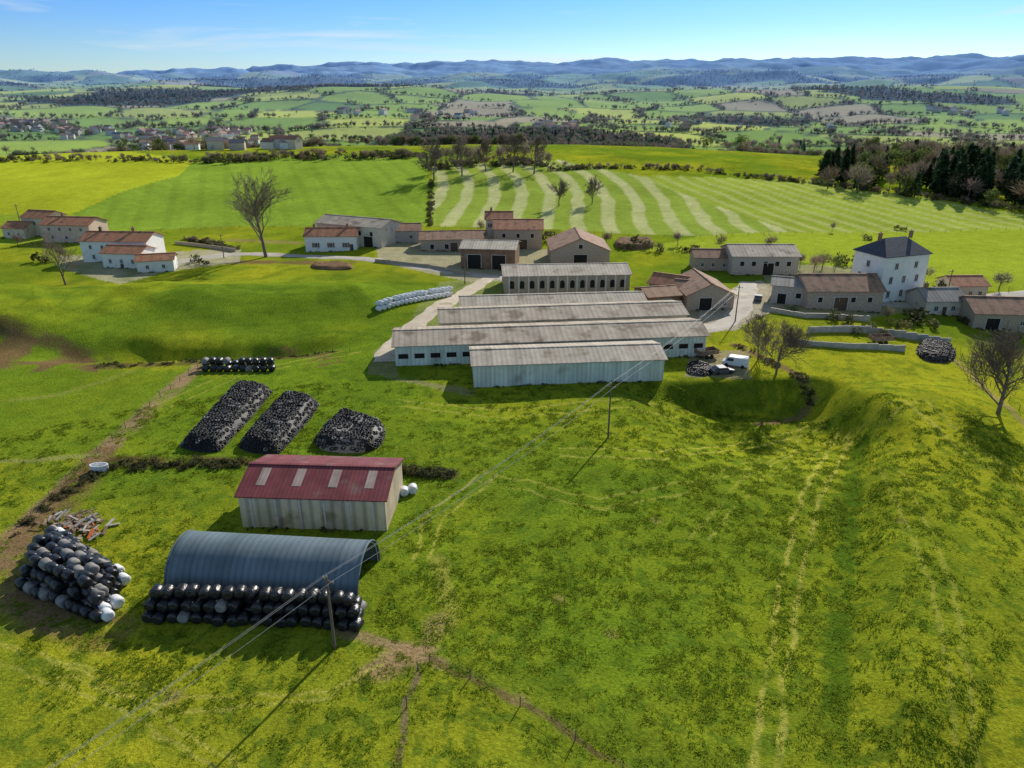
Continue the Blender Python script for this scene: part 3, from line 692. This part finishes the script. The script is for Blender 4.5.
# debris heap of timber
a=Acc()
for i in range(110):
    c=S(random.gauss(78,14),random.gauss(528,6))
    t=random.uniform(0,math.pi); l=random.uniform(.5,1.8); u=Vector((math.cos(t),math.sin(t),random.uniform(-.2,.3)))*l
    a.box(c+Vector((0,0,random.uniform(0,.5))),u,Vector((-math.sin(t),math.cos(t),0))*random.uniform(.08,.4),(0,0,random.uniform(.05,.2)),1 if random.random()<.04 else (2 if random.random()<.35 else 0))
a.obj('timber_debris_pile',[m_debris,m_orange,m_conc])
a=Acc(); c=S(100,470)
V=[];n=14
for zz,rx in ((0,1.2),(.9,1.3),(.9,1.12),(.35,1.05)):
    for i in range(n): t=2*math.pi*i/n; V.append(c+Vector((math.cos(t)*rx,math.sin(t)*rx*.55,zz)))
a.add(V,[(i+j*n,(i+1)%n+j*n,(i+1)%n+(j+1)*n,i+(j+1)*n) for j in range(3) for i in range(n)]+[tuple(range(3*n,4*n))]); a.obj('water_trough',[m_whitep])

# ------------------------------------------------------------ poles and wires
def pole(base,h=8.6,ang=0.0,name='utility_pole',r_=.16):
    e=bpy.data.objects.new(name,None); e.location=base; scene.collection.objects.link(e)
    a=Acc(); a.tube((0,0,-.5),(0,0,h),r_,r_*.65,10); a.obj('post',[m_pole],e)
    d=Vector((math.cos(ang),math.sin(ang),0)); a=Acc(); nn=Vector((-d.y,d.x,0))
    a.box(-d*.75+Vector((0,0,h-.55))+nn*.11,d*1.5,nn*.1,(0,0,.12)); a.obj('crossarm',[m_pole],e)
    a=Acc(); tops=[]
    for k in (-.65,0,.65):
        q=d*k+nn*.16+Vector((0,0,h-.43)); 
        if k==0: q=Vector((0,0,h))
        a.tube(q,q+Vector((0,0,.1)),.05,.08,8); a.tube(q+Vector((0,0,.1)),q+Vector((0,0,.2)),.08,.04,8); tops.append(Vector(base)+q+Vector((0,0,.2)))
    a.obj('insulators',[m_conc],e)
    return tops
def wires(name,t0,t1,sag=.8):
    a=Acc()
    for p0,p1 in zip(t0,t1):
        n=16; q=[p0.lerp(p1,i/n)-Vector((0,0,sag*4*(i/n)*(1-i/n))) for i in range(n+1)]
        for i in range(n): a.tube(q[i],q[i+1],.015,.015,4,cap=False)
    a.obj(name,[m_wire])
P1=S(335,648); P2=S(608,438); P3=S(735,322)
d=P2-P1; pa_=math.atan2(d.y,d.x)-math.pi/2
P0=P1-d; P0.z=g(P0.x,max(P0.y,5))
T0=pole(P0,8.6,pa_); T1=pole(P1,8.3,pa_); T2=pole(P2,9.0,pa_); T3=pole(P3,8.6,pa_+.1)
wires('power_line',T0,T1); wires('power_line',T1,T2,.9); wires('power_line',T2,T3,.9)
pole(S(465,284),8.0,.3); pole(S(21,226),8.0,.3); pole(S(224,258),7.5,.3); pole(S(946,298),7.5,.3)

def fence(pix,name='wire_fence',step=3.5,h=1.15):
    p=pts(pix); a=Acc(); prev=None
    for i in range(len(p)-1):
        L=np.hypot(*(p[i+1]-p[i])); n=max(1,int(L/step))
        for k in range(n):
            q=p[i]+(p[i+1]-p[i])*k/n; b=Vector((q[0],q[1],g(*q))); hh=h*random.uniform(.9,1.1)
            tilt=Vector((random.uniform(-.06,.06),random.uniform(-.06,.06),0))
            a.tube(b-Vector((0,0,.3)),b+Vector((0,0,hh))+tilt,.06,.05,5)
            top=b+Vector((0,0,hh*.9))
            if prev is not None:
                a.tube(prev,top,.012,.012,3,cap=False); a.tube(prev-Vector((0,0,.4)),top-Vector((0,0,.4)),.012,.012,3,cap=False)
            prev=top
    a.obj(name,[m_pole])
fence([(430,662),(470,678),(520,706),(575,740),(640,777)]); fence([(418,670),(407,707),(396,775)])
fence([(198,368),(150,406),(98,453),(50,498),(12,540)]); fence([(955,352),(990,386),(1040,432)]); fence([(350,352),(300,356),(190,366)])
fence([(640,252),(800,266),(925,290),(1050,292)],step=5); fence([(430,228),(560,233),(700,238),(795,234),(930,233),(1050,230)],step=6); fence([(120,234),(240,228),(428,228)],step=6)

# ------------------------------------------------------------ trees
def bare_tree_geo(seed,h,spread=.55,lv=(9,6,5,4),tr=.32,start=.22,twig=.03):
    rr=random.Random(seed); seg=[]
    def grow(p,d,L,r0,level):
        n=4 if level==0 else 3; pp=[p]; q=p; dd=d.copy()
        for i in range(n):
            dd=(dd+Vector((rr.uniform(-1,1),rr.uniform(-1,1),rr.uniform(-.2,.6)))*(.08 if level==0 else .2)).normalized()
            q2=q+dd*L/n; ra=r0*(1-.75*i/n); rb=r0*(1-.75*(i+1)/n)
            seg.append((q,q2,max(ra,twig),max(rb,twig*.6),level)); q=q2; pp.append(q)
        if level<len(lv):
            for k in range(lv[level]):
                t=(start if level==0 else .25)+(1-(start if level==0 else .25))*(k+rr.random())/lv[level]
                t=min(t,.98); f=t*n; i=int(f); b=pp[i].lerp(pp[i+1],f-i)
                ax=dd.orthogonal().normalized(); ax.rotate(Matrix.Rotation(rr.uniform(0,6.28),3,dd))
                an=rr.uniform(.55,1.1) if level==0 else rr.uniform(.4,1.0)
                nd=(dd*math.cos(an)+ax*math.sin(an)+Vector((0,0,.15))).normalized()
                grow(b,nd,L*rr.uniform(.42,.62)*(1.15-.45*t if level==0 else 1)*(spread/.55),r0*(.5-.2*t)*1.0,level+1)
    grow(Vector((0,0,-.3)),Vector((0,0,1)),h*.82,h*tr/12,0)
    V=[];Fq=[]
    for p0,p1,ra,rb,lvl in seg:
        n=7 if lvl==0 else (5 if lvl==1 else 3); d=(p1-p0); 
        if d.length<1e-5: continue
        d.normalize(); a_=d.orthogonal().normalized(); b_=d.cross(a_); s0=len(V)
        for p,r_ in ((p0,ra),(p1,rb)):
            for i in range(n): t=2*math.pi*i/n; V.append(p+a_*math.cos(t)*r_+b_*math.sin(t)*r_)
        for i in range(n): j=(i+1)%n; Fq.append((s0+i,s0+j,s0+n+j,s0+n+i))
    return V,Fq
def bare_tree(name,px,py,h,seed,**k):
    V,Fq=bare_tree_geo(seed,h,**k); b=S(px,py)
    o=mesh_np(name,[tuple(v) for v in V],Fq,[m_bark],None,True); o.location=b; o.rotation_euler=(0,0,seed*1.3); return o
bare_tree('bare_tree',266,257,23,1,lv=(13,7,6,5),twig=.035)
bare_tree('bare_tree',66,285,12,2,lv=(10,6,5,3))
bare_tree('bare_tree',776,374,9,3,lv=(11,7,5,4),start=.08,spread=.66)
bare_tree('bare_tree',758,360,7,4,lv=(10,6,5,3),start=.08,spread=.66)
bare_tree('bare_tree',998,414,11.5,5,lv=(13,8,6,4),start=.15,spread=.62,tr=.4)
bare_tree('bare_tree',559,206,10,6,lv=(11,7,5,4),twig=.05)
bare_tree('bare_tree',592,204,9.5,7,lv=(11,7,5,4),twig=.05)
for i,(px,py,h) in enumerate(((434,180,17),(462,176,16),(486,172,14),(513,172,16),(534,174,17))):
    bare_tree('bare_tree',px,py,h,20+i,lv=(11,7,5,4),twig=.07)

def proto(kind,seed,nleaf):
    rr=np.random.default_rng(seed); V=[];T=[]
    def tri(p,q,s_): b=len(V); V.extend([p,q,s_]); T.append((b,b+1,b+2))
    for k in range(3):
        a0=k*2.1; a1=a0+2.1
        tri((.03*math.cos(a0),.03*math.sin(a0),-.05),(.03*math.cos(a1),.03*math.sin(a1),-.05),(0,0,.75))
    lobes=[(rr.uniform(-.2,.2),rr.uniform(-.2,.2),rr.uniform(.45,.78),rr.uniform(.16,.27)) for _ in range(6)]
    lb=[(rr.uniform(-.5,.5),rr.uniform(-.5,.5),rr.uniform(.2,.5),rr.uniform(.2,.42)) for _ in range(4)]
    for i in range(nleaf):
        if kind=='con':
            z_=rr.uniform(.08,1)**1.0; rad=(1-z_)*.24+.015; t=rr.uniform(0,6.283); rad*=rr.uniform(.5,1.1)
            c=np.array([math.cos(t)*rad,math.sin(t)*rad,z_]); s_=.07
        elif kind=='bush':
            lx,ly,lz,lr=lb[rr.integers(4)]; d=rr.normal(size=3); d/=np.linalg.norm(d); c=np.array([lx,ly,lz])+d*lr*rr.uniform(.5,1.1); c[2]=max(c[2],.02); s_=.12
        else:
            lx,ly,lz,lr=lobes[rr.integers(6)]; d=rr.normal(size=3); d/=np.linalg.norm(d)
            c=np.array([lx,ly,lz])+d*lr*rr.uniform(.4,1.15); s_=.06
        if kind=='bare':
            o=c-np.array([0,0,.35]); o/=np.linalg.norm(o)+1e-6; o=o+rr.normal(size=3)*.35
            w=np.cross(o,rr.normal(size=3)); w/=np.linalg.norm(w)+1e-6
            tri(tuple(c-o*.09-w*.013),tuple(c-o*.09+w*.013),tuple(c+o*.09))
        else:
            a1=rr.normal(size=3);a1/=np.linalg.norm(a1); a2=np.cross(a1,rr.normal(size=3)); a2/=np.linalg.norm(a2)+1e-6
            tri(tuple(c+a1*s_),tuple(c-a1*s_*.6+a2*s_*.8),tuple(c-a1*s_*.6-a2*s_*.8))
    return np.array(V),np.array(T)
PR={k:[proto(k,10+i,n) for i in range(5)] for k,n in (('bare',260),('green',190),('con',170),('bush',110))}
PRL={k:[proto(k,50+i,n) for i in range(5)] for k,n in (('bare',44),('green',26),('con',26),('bush',18))}
for k in ('bare','green','con','bush'):
    for (V,T) in PRL[k]:
        ctr=V[9:].reshape(-1,3,3).mean(1,keepdims=True); V[9:]=(ctr+(V[9:].reshape(-1,3,3)-ctr)*(2.1 if k!='bare' else 2.5)).reshape(-1,3)
TC={'bare':(.27,.215,.16),'green':(.14,.19,.05),'con':(.045,.085,.035),'bush':(.15,.155,.065)}
def trees(name,lst,low=False,tint=1.0):
    Vs=[];Ts=[];Cs=[];b=0; src=PRL if low else PR
    zs=H(np.array([l[0] for l in lst]),np.array([l[1] for l in lst]))
    for (x,y,h,kind),z0 in zip(lst,zs):
        V,T=src[kind][rng.integers(5)]; t=rng.uniform(0,6.28); c,s_=math.cos(t),math.sin(t); w=h*rng.uniform(.8,1.3)
        q=np.stack([(V[:,0]*c-V[:,1]*s_)*w+x,(V[:,0]*s_+V[:,1]*c)*w+y,V[:,2]*h+z0-.1],1)
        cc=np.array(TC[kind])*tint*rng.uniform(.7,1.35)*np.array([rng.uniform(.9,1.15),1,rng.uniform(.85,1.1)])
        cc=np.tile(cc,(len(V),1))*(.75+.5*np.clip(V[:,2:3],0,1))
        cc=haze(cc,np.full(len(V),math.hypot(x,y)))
        Vs.append(q);Ts.append(T+b);Cs.append(cc);b+=len(V)
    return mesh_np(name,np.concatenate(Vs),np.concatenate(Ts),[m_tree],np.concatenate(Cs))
def along(pix,n,h,kinds,jit=2.0):
    p=pts(pix); L=np.r_[0,np.cumsum(np.hypot(*np.diff(p,axis=0).T))]; out=[]
    for i in range(n):
        s_=rng.uniform(0,L[-1]); x=np.interp(s_,L,p[:,0])+rng.normal()*jit; y=np.interp(s_,L,p[:,1])+rng.normal()*jit
        out.append((x,y,h*rng.uniform(.4,1.5),kinds[rng.integers(len(kinds))]))
    return out
def inarea(pix,n,h,kinds):
    p=pts(pix); out=[]; lo=p.min(0);hi=p.max(0)
    while len(out)<n:
        x,y=rng.uniform(lo,hi)
        if inpoly(np.array([x]),np.array([y]),p)[0]: out.append((x,y,h*rng.uniform(.75,1.25),kinds[rng.integers(len(kinds))]))
    return out
L_=[]
for px,py,h in ((436,172,15),(470,168,14),(500,166,14),(525,162,14),(548,168,10),(447,166,12),(457,164,11),(540,166,11),(478,164,12),(508,162,12)):
    q=S(px,py); L_.append((q.x,q.y,h*.9,'bare'))
trees('crest_trees',L_,tint=.85)
trees('hedgerow',along([(431,180),(430,226)],90,1.3,['bush'],.5)+along([(174,238),(236,250)],60,1.8,['bush','bush','bare'],.7)+along([(550,170),(600,168),(690,170),(820,184),(1030,212)],300,2.4,['bush','bare','bare','bush'],2.0)+along([(432,170),(470,164),(550,166)],120,3.5,['bush','bare','bare'],4)
 +along([(190,162),(300,158),(430,158)],200,4.0,['bare','bare','bush'],6)+along([(-20,162),(100,160),(190,162)],130,3.0,['bush','bare','bare'],6),tint=.8)
trees('woodland',inarea([(818,190),(1100,222),(1150,170),(1000,158),(822,168)],700,12,['bare']*3+['green','con'])+inarea([(935,198),(985,204),(985,185),(935,182)],36,16,['con'])+inarea([(1005,206),(1040,210),(1040,186),(1005,186)],24,16,['con'])+inarea([(820,180),(850,184),(850,172),(822,170)],16,13,['con']),tint=.7)
def bushes(name,l):
    return trees(name,[(S(px,py).x+rng.normal()*.3,S(px,py).y+rng.normal()*.3,h,k) for px,py,h,k in l],tint=.8)
bushes('garden_bushes',[(700,300,4,'bush'),(660,318,3,'bush'),(838,322,3.5,'bush'),(850,330,3,'bush'),(872,334,3,'bush'),(888,322,4,'bare'),(915,322,4.5,'bush'),(898,330,3,'bush'),(930,326,3,'bush'),(700,252,4,'bush'),(684,252,3,'bush'),(815,272,6,'bare'),(822,270,6,'bare'),(835,272,5,'green'),(860,268,5,'bare'),(678,245,5,'bare'),(640,246,5,'bush'),(628,250,4,'bush'),(655,252,4,'bush'),(800,268,5,'bare'),(845,264,4,'bush'),(964,322,3,'bush'),(195,262,3,'bush'),(205,264,2.5,'bush'),(40,262,4,'bush'),(60,260,5,'bare'),(20,246,5,'bare'),(98,236,5,'bush'),(690,300,2.5,'bush'),(1010,340,4,'bush'),(790,312,2,'bush'),(760,318,1.5,'bush'),(480,232,5,'bare'),(400,232,5,'bare'),(606,246,5,'bare'),(550,240,5,'bush'),(720,250,6,'bare'),(770,250,6,'bare'),(925,284,6,'bare'),(940,290,5,'bush'),(1000,290,6,'bare')])
trees('bank_scrub',along([(130,466),(240,466)],110,.8,['bush'],.7)+along([(402,472),(452,476)],70,.9,['bush'],.5)+along([(118,462),(60,497),(22,530)],90,.6,['bush'],.7)+along([(735,345),(806,385),(812,402)],60,.7,['bush'],.5)+along([(100,366),(190,362),(330,352)],90,.6,['bush'],1.0),tint=.7)
trees('wall_foot_weeds',WEEDS,tint=.9)
trees('scattered_trees',inarea([(640,158),(810,160),(800,146),(650,146)],16,9,['bare','green'])+[(S(832,232).x,S(832,232).y,4,'bare'),(S(868,240).x,S(868,240).y,3,'bush'),(S(900,230).x,S(900,230).y,2.5,'bush')]+inarea([(735,152),(810,152),(810,142),(735,142)],40,13,['con','green','bare']))
# countryside trees
N=230000
rr_=np.exp(rng.uniform(math.log(600),math.log(8000),N)); tt=np.radians(rng.uniform(-44,44,N)); x=rr_*np.sin(tt); y=rr_*np.cos(tt)
wxx=x+(fbm(x,y,90,2,7)-.5)*50; wyy=y+(fbm(x,y,90,2,8)-.5)*50
_,e1=cells(wxx,wyy*.8,165,5); _,e2=cells(wxx,wyy*.8,330,9); ed=np.where(rr_<2600,e1,e2); fo=forest(x,y,rr_)
isf=fo>.57
keep=((ed<4+rr_*.0006)&(fbm(x,y,150,2,66)>.33))|(isf&(rng.random(N)<.55))|(rng.random(N)<.003)
keep&=y>600
x=x[keep];y=y[keep];rr_=rr_[keep];fo=fo[keep]
L1=[];L2=[]
for i in range(len(x)):
    k='con' if (fo[i]>.62 and rng.random()<.3) else ('bare' if rng.random()<.62 else ('green' if rng.random()<.6 else 'bush'))
    h=rng.uniform(4.5,10)*(1.0 if k!='bush' else .5)*(1+rr_[i]/14000)
    (L1 if rr_[i]<1200 else L2).append((x[i],y[i],h,k))
print('far trees',len(L1),len(L2))
if len(L1)>4500: L1=[L1[i] for i in rng.permutation(len(L1))[:4500]]
if len(L2)>30000: L2=[L2[i] for i in rng.permutation(len(L2))[:30000]]
trees('countryside_trees',L1,tint=.8); trees('distant_trees',L2,True,tint=.72)

def village(name,clusters):
    V=[];T=[];C=[]
    for x0,x1,y0,y1,n,sz in clusters:
        for _ in range(n):
            q=S(random.uniform(x0,x1),random.uniform(y0,y1)); l=random.uniform(8,16)*sz; w=random.uniform(7,10)*sz; h=random.uniform(4,7)*sz; rs=2.4*sz
            t=random.uniform(-.5,.5)+(1.57 if random.random()<.3 else 0); c,s_=math.cos(t),math.sin(t)
            wc=random.choice([(.7,.66,.6),(.6,.52,.42),(.75,.73,.7),(.5,.42,.34)]); rc=random.choice([(.38,.19,.12),(.45,.24,.15),(.28,.17,.13),(.22,.2,.2)])
            def P_(x,y,zz): return (q.x+x*c-y*s_,q.y+x*s_+y*c,q.z+zz)
            hw_=[P_(-l/2,-w/2,-2),P_(l/2,-w/2,-2),P_(l/2,w/2,-2),P_(-l/2,w/2,-2),P_(-l/2,-w/2,h),P_(l/2,-w/2,h),P_(l/2,w/2,h),P_(-l/2,w/2,h),P_(-l/2,0,h+rs),P_(l/2,0,h+rs)]
            b=len(V); V+=hw_; C+=[wc]*10
            T+=[(b,b+1,b+5,b+4),(b+2,b+3,b+7,b+6),(b+1,b+2,b+6,b+5),(b+3,b,b+4,b+7),(b+5,b+6,b+9,b+9),(b+7,b+4,b+8,b+8)]
            b=len(V); o=.4; V+=[P_(-l/2-o,-w/2-o,h-.1),P_(l/2+o,-w/2-o,h-.1),P_(l/2+o,0,h+rs+.15),P_(-l/2-o,0,h+rs+.15),P_(l/2+o,w/2+o,h-.1),P_(-l/2-o,w/2+o,h-.1)]; C+=[rc]*6
            T+=[(b,b+1,b+2,b+3),(b+3,b+2,b+4,b+5)]
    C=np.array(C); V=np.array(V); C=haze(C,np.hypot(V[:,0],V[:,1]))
    me=bpy.data.meshes.new(name)
    me.from_pydata(V.tolist(),[],[t if t[2]!=t[3] else t[:3] for t in T]); me.materials.append(m_vil)
    a_=me.color_attributes.new('Col','FLOAT_COLOR','POINT'); cc=np.ones((len(V),4),np.float32); cc[:,:3]=C; a_.data.foreach_set('color',cc.ravel())
    link(bpy.data.objects.new(name,me))
village('distant_village',[(130,300,138,150,60,.9),(140,250,132,138,30,1.0),(0,70,124,134,30,1.0),(535,592,124,134,22,1.0),(60,130,130,140,14,1.0),(820,840,128,134,3,1),(640,700,120,128,5,1.1),(930,1020,108,118,8,1.3),(330,480,112,122,12,1.3)])
L3=inarea([(120,152),(320,152),(300,136),(130,136)],120,8,['bare','green','bush'])+inarea([(0,138),(80,138),(80,124),(0,124)],60,9,['bare','green'])
trees('village_trees',L3,tint=.9)

# ------------------------------------------------------------ grass tufts in the meadow
def tufts(name,n,rmin,rmax):
    rr_=np.sqrt(rng.uniform(rmin**2,rmax**2,n*3)); t=np.radians(rng.uniform(-42,42,n*3)); x=rr_*np.sin(t); y=rr_*np.cos(t)
    m=(fbm(x,y,20,3,101)*.35+fbm(x,y,1.3,2,102)*.65)
    k=rng.random(n*3)<ss(.42,.80,m)
    for poly in ([(236,535),(392,540),(408,480),(250,478)],[(140,630),(365,634),(392,580),(170,575)],[(15,600),(60,525),(130,575),(110,625)]):
        k&=~inpoly(x,y,pts(poly))
    x=x[k][:n];y=y[k][:n]; n=len(x); nb=6; z=H(x,y)
    s_=rng.uniform(.5,1.3,n)*(1+np.hypot(x,y)/260)
    ang=rng.uniform(0,6.283,(n,nb)); lean=rng.uniform(.05,.26,(n,nb))*s_[:,None]; hh=rng.uniform(.06,.15,(n,nb))*s_[:,None]; wd=.05*s_[:,None]
    bx=x[:,None]+np.cos(ang)*.12*s_[:,None]*rng.random((n,nb)); by=y[:,None]+np.sin(ang)*.12*s_[:,None]*rng.random((n,nb))
    px=-np.sin(ang)*wd; py=np.cos(ang)*wd; zz=np.broadcast_to(z[:,None],(n,nb))-.02
    v0=np.stack([bx-px,by-py,zz],-1); v1=np.stack([bx+px,by+py,zz],-1); v2=np.stack([bx+np.cos(ang)*lean,by+np.sin(ang)*lean,zz+hh],-1)
    V=np.stack([v0,v1,v2],2).reshape(-1,3); T=np.arange(len(V)).reshape(-1,3)
    c=mixc(np.tile(np.array([.15,.25,.02]),(n,1)),np.array([.36,.41,.03]),rng.random(n)); c=np.repeat(c,nb*3,0)
    mesh_np(name,V,T,[m_tuft],c)
tufts('meadow_grass',70000,36,125)

# ------------------------------------------------------------ world, sun, camera
w=bpy.data.worlds.new('World'); scene.world=w; w.use_nodes=True; nt=w.node_tree; N=nt.nodes; Lk=nt.links
bg=N['Background']; sky=N.new('ShaderNodeTexSky'); sky.sky_type='NISHITA'; sky.sun_disc=False; sky.sun_elevation=SUN_EL; sky.sun_rotation=SUN_AZ
sky.air_density=1.0; sky.dust_density=.3; sky.ozone_density=2.0; sky.altitude=600
tc=N.new('ShaderNodeTexCoord'); sx=N.new('ShaderNodeSeparateXYZ'); Lk.new(tc.outputs['Generated'],sx.inputs[0])
cr=N.new('ShaderNodeValToRGB'); els=cr.color_ramp.elements
els[0].position=0; els[0].color=(.56,.69,.86,1); els[1].position=1; els[1].color=(1,.92,.78,1)
for p_,c_ in ((.035,(.46,.64,.90,1)),(.075,(.34,.57,.95,1)),(.13,(.25,.52,.98,1)),(.30,(1,.94,.84,1))):
    e_=els.new(p_); e_.color=c_
Lk.new(sx.outputs[2],cr.inputs[0])
mx=N.new('ShaderNodeMix'); mx.data_type='RGBA'; mx.blend_type='MULTIPLY'; mx.inputs[0].default_value=1
Lk.new(sky.outputs[0],mx.inputs[6]); Lk.new(cr.outputs[0],mx.inputs[7])
mp=N.new('ShaderNodeMapping'); mp.inputs['Scale'].default_value=(2.2,2.2,26); Lk.new(tc.outputs['Generated'],mp.inputs[0])
no=N.new('ShaderNodeTexNoise'); no.inputs['Scale'].default_value=1.6; no.inputs['Detail'].default_value=7; no.inputs['Distortion'].default_value=.6; Lk.new(mp.outputs[0],no.inputs['Vector'])
mr=N.new('ShaderNodeMapRange'); mr.inputs[1].default_value=.54; mr.inputs[2].default_value=.78; mr.inputs[3].default_value=0; mr.inputs[4].default_value=.7; Lk.new(no.outputs['Fac'],mr.inputs[0])
m2=N.new('ShaderNodeMix'); m2.data_type='RGBA'; Lk.new(mr.outputs[0],m2.inputs[0]); Lk.new(mx.outputs[2],m2.inputs[6]); m2.inputs[7].default_value=(5.6,6.0,6.4,1)
Lk.new(m2.outputs[2],bg.inputs['Color']); bg.inputs['Strength'].default_value=.14
sd=Vector((math.sin(SUN_AZ)*math.cos(SUN_EL),math.cos(SUN_AZ)*math.cos(SUN_EL),math.sin(SUN_EL)))
sl=bpy.data.lights.new('sun','SUN'); sl.energy=5; sl.angle=math.radians(.5); sl.color=(1,.94,.83)
so=bpy.data.objects.new('sun',sl); so.rotation_euler=(-sd).to_track_quat('-Z','Y').to_euler(); so.location=(0,0,200); scene.collection.objects.link(so)
cam=bpy.data.cameras.new('camera'); cam.sensor_width=36; cam.lens=FP/1024*36; cam.clip_start=.5; cam.clip_end=60000
co=bpy.data.objects.new('camera',cam); co.location=(0,0,CH); co.rotation_euler=(math.pi/2-P,0,0); scene.collection.objects.link(co); scene.camera=co
scene.view_settings.view_transform='Standard'; scene.view_settings.look='None'; scene.view_settings.exposure=0
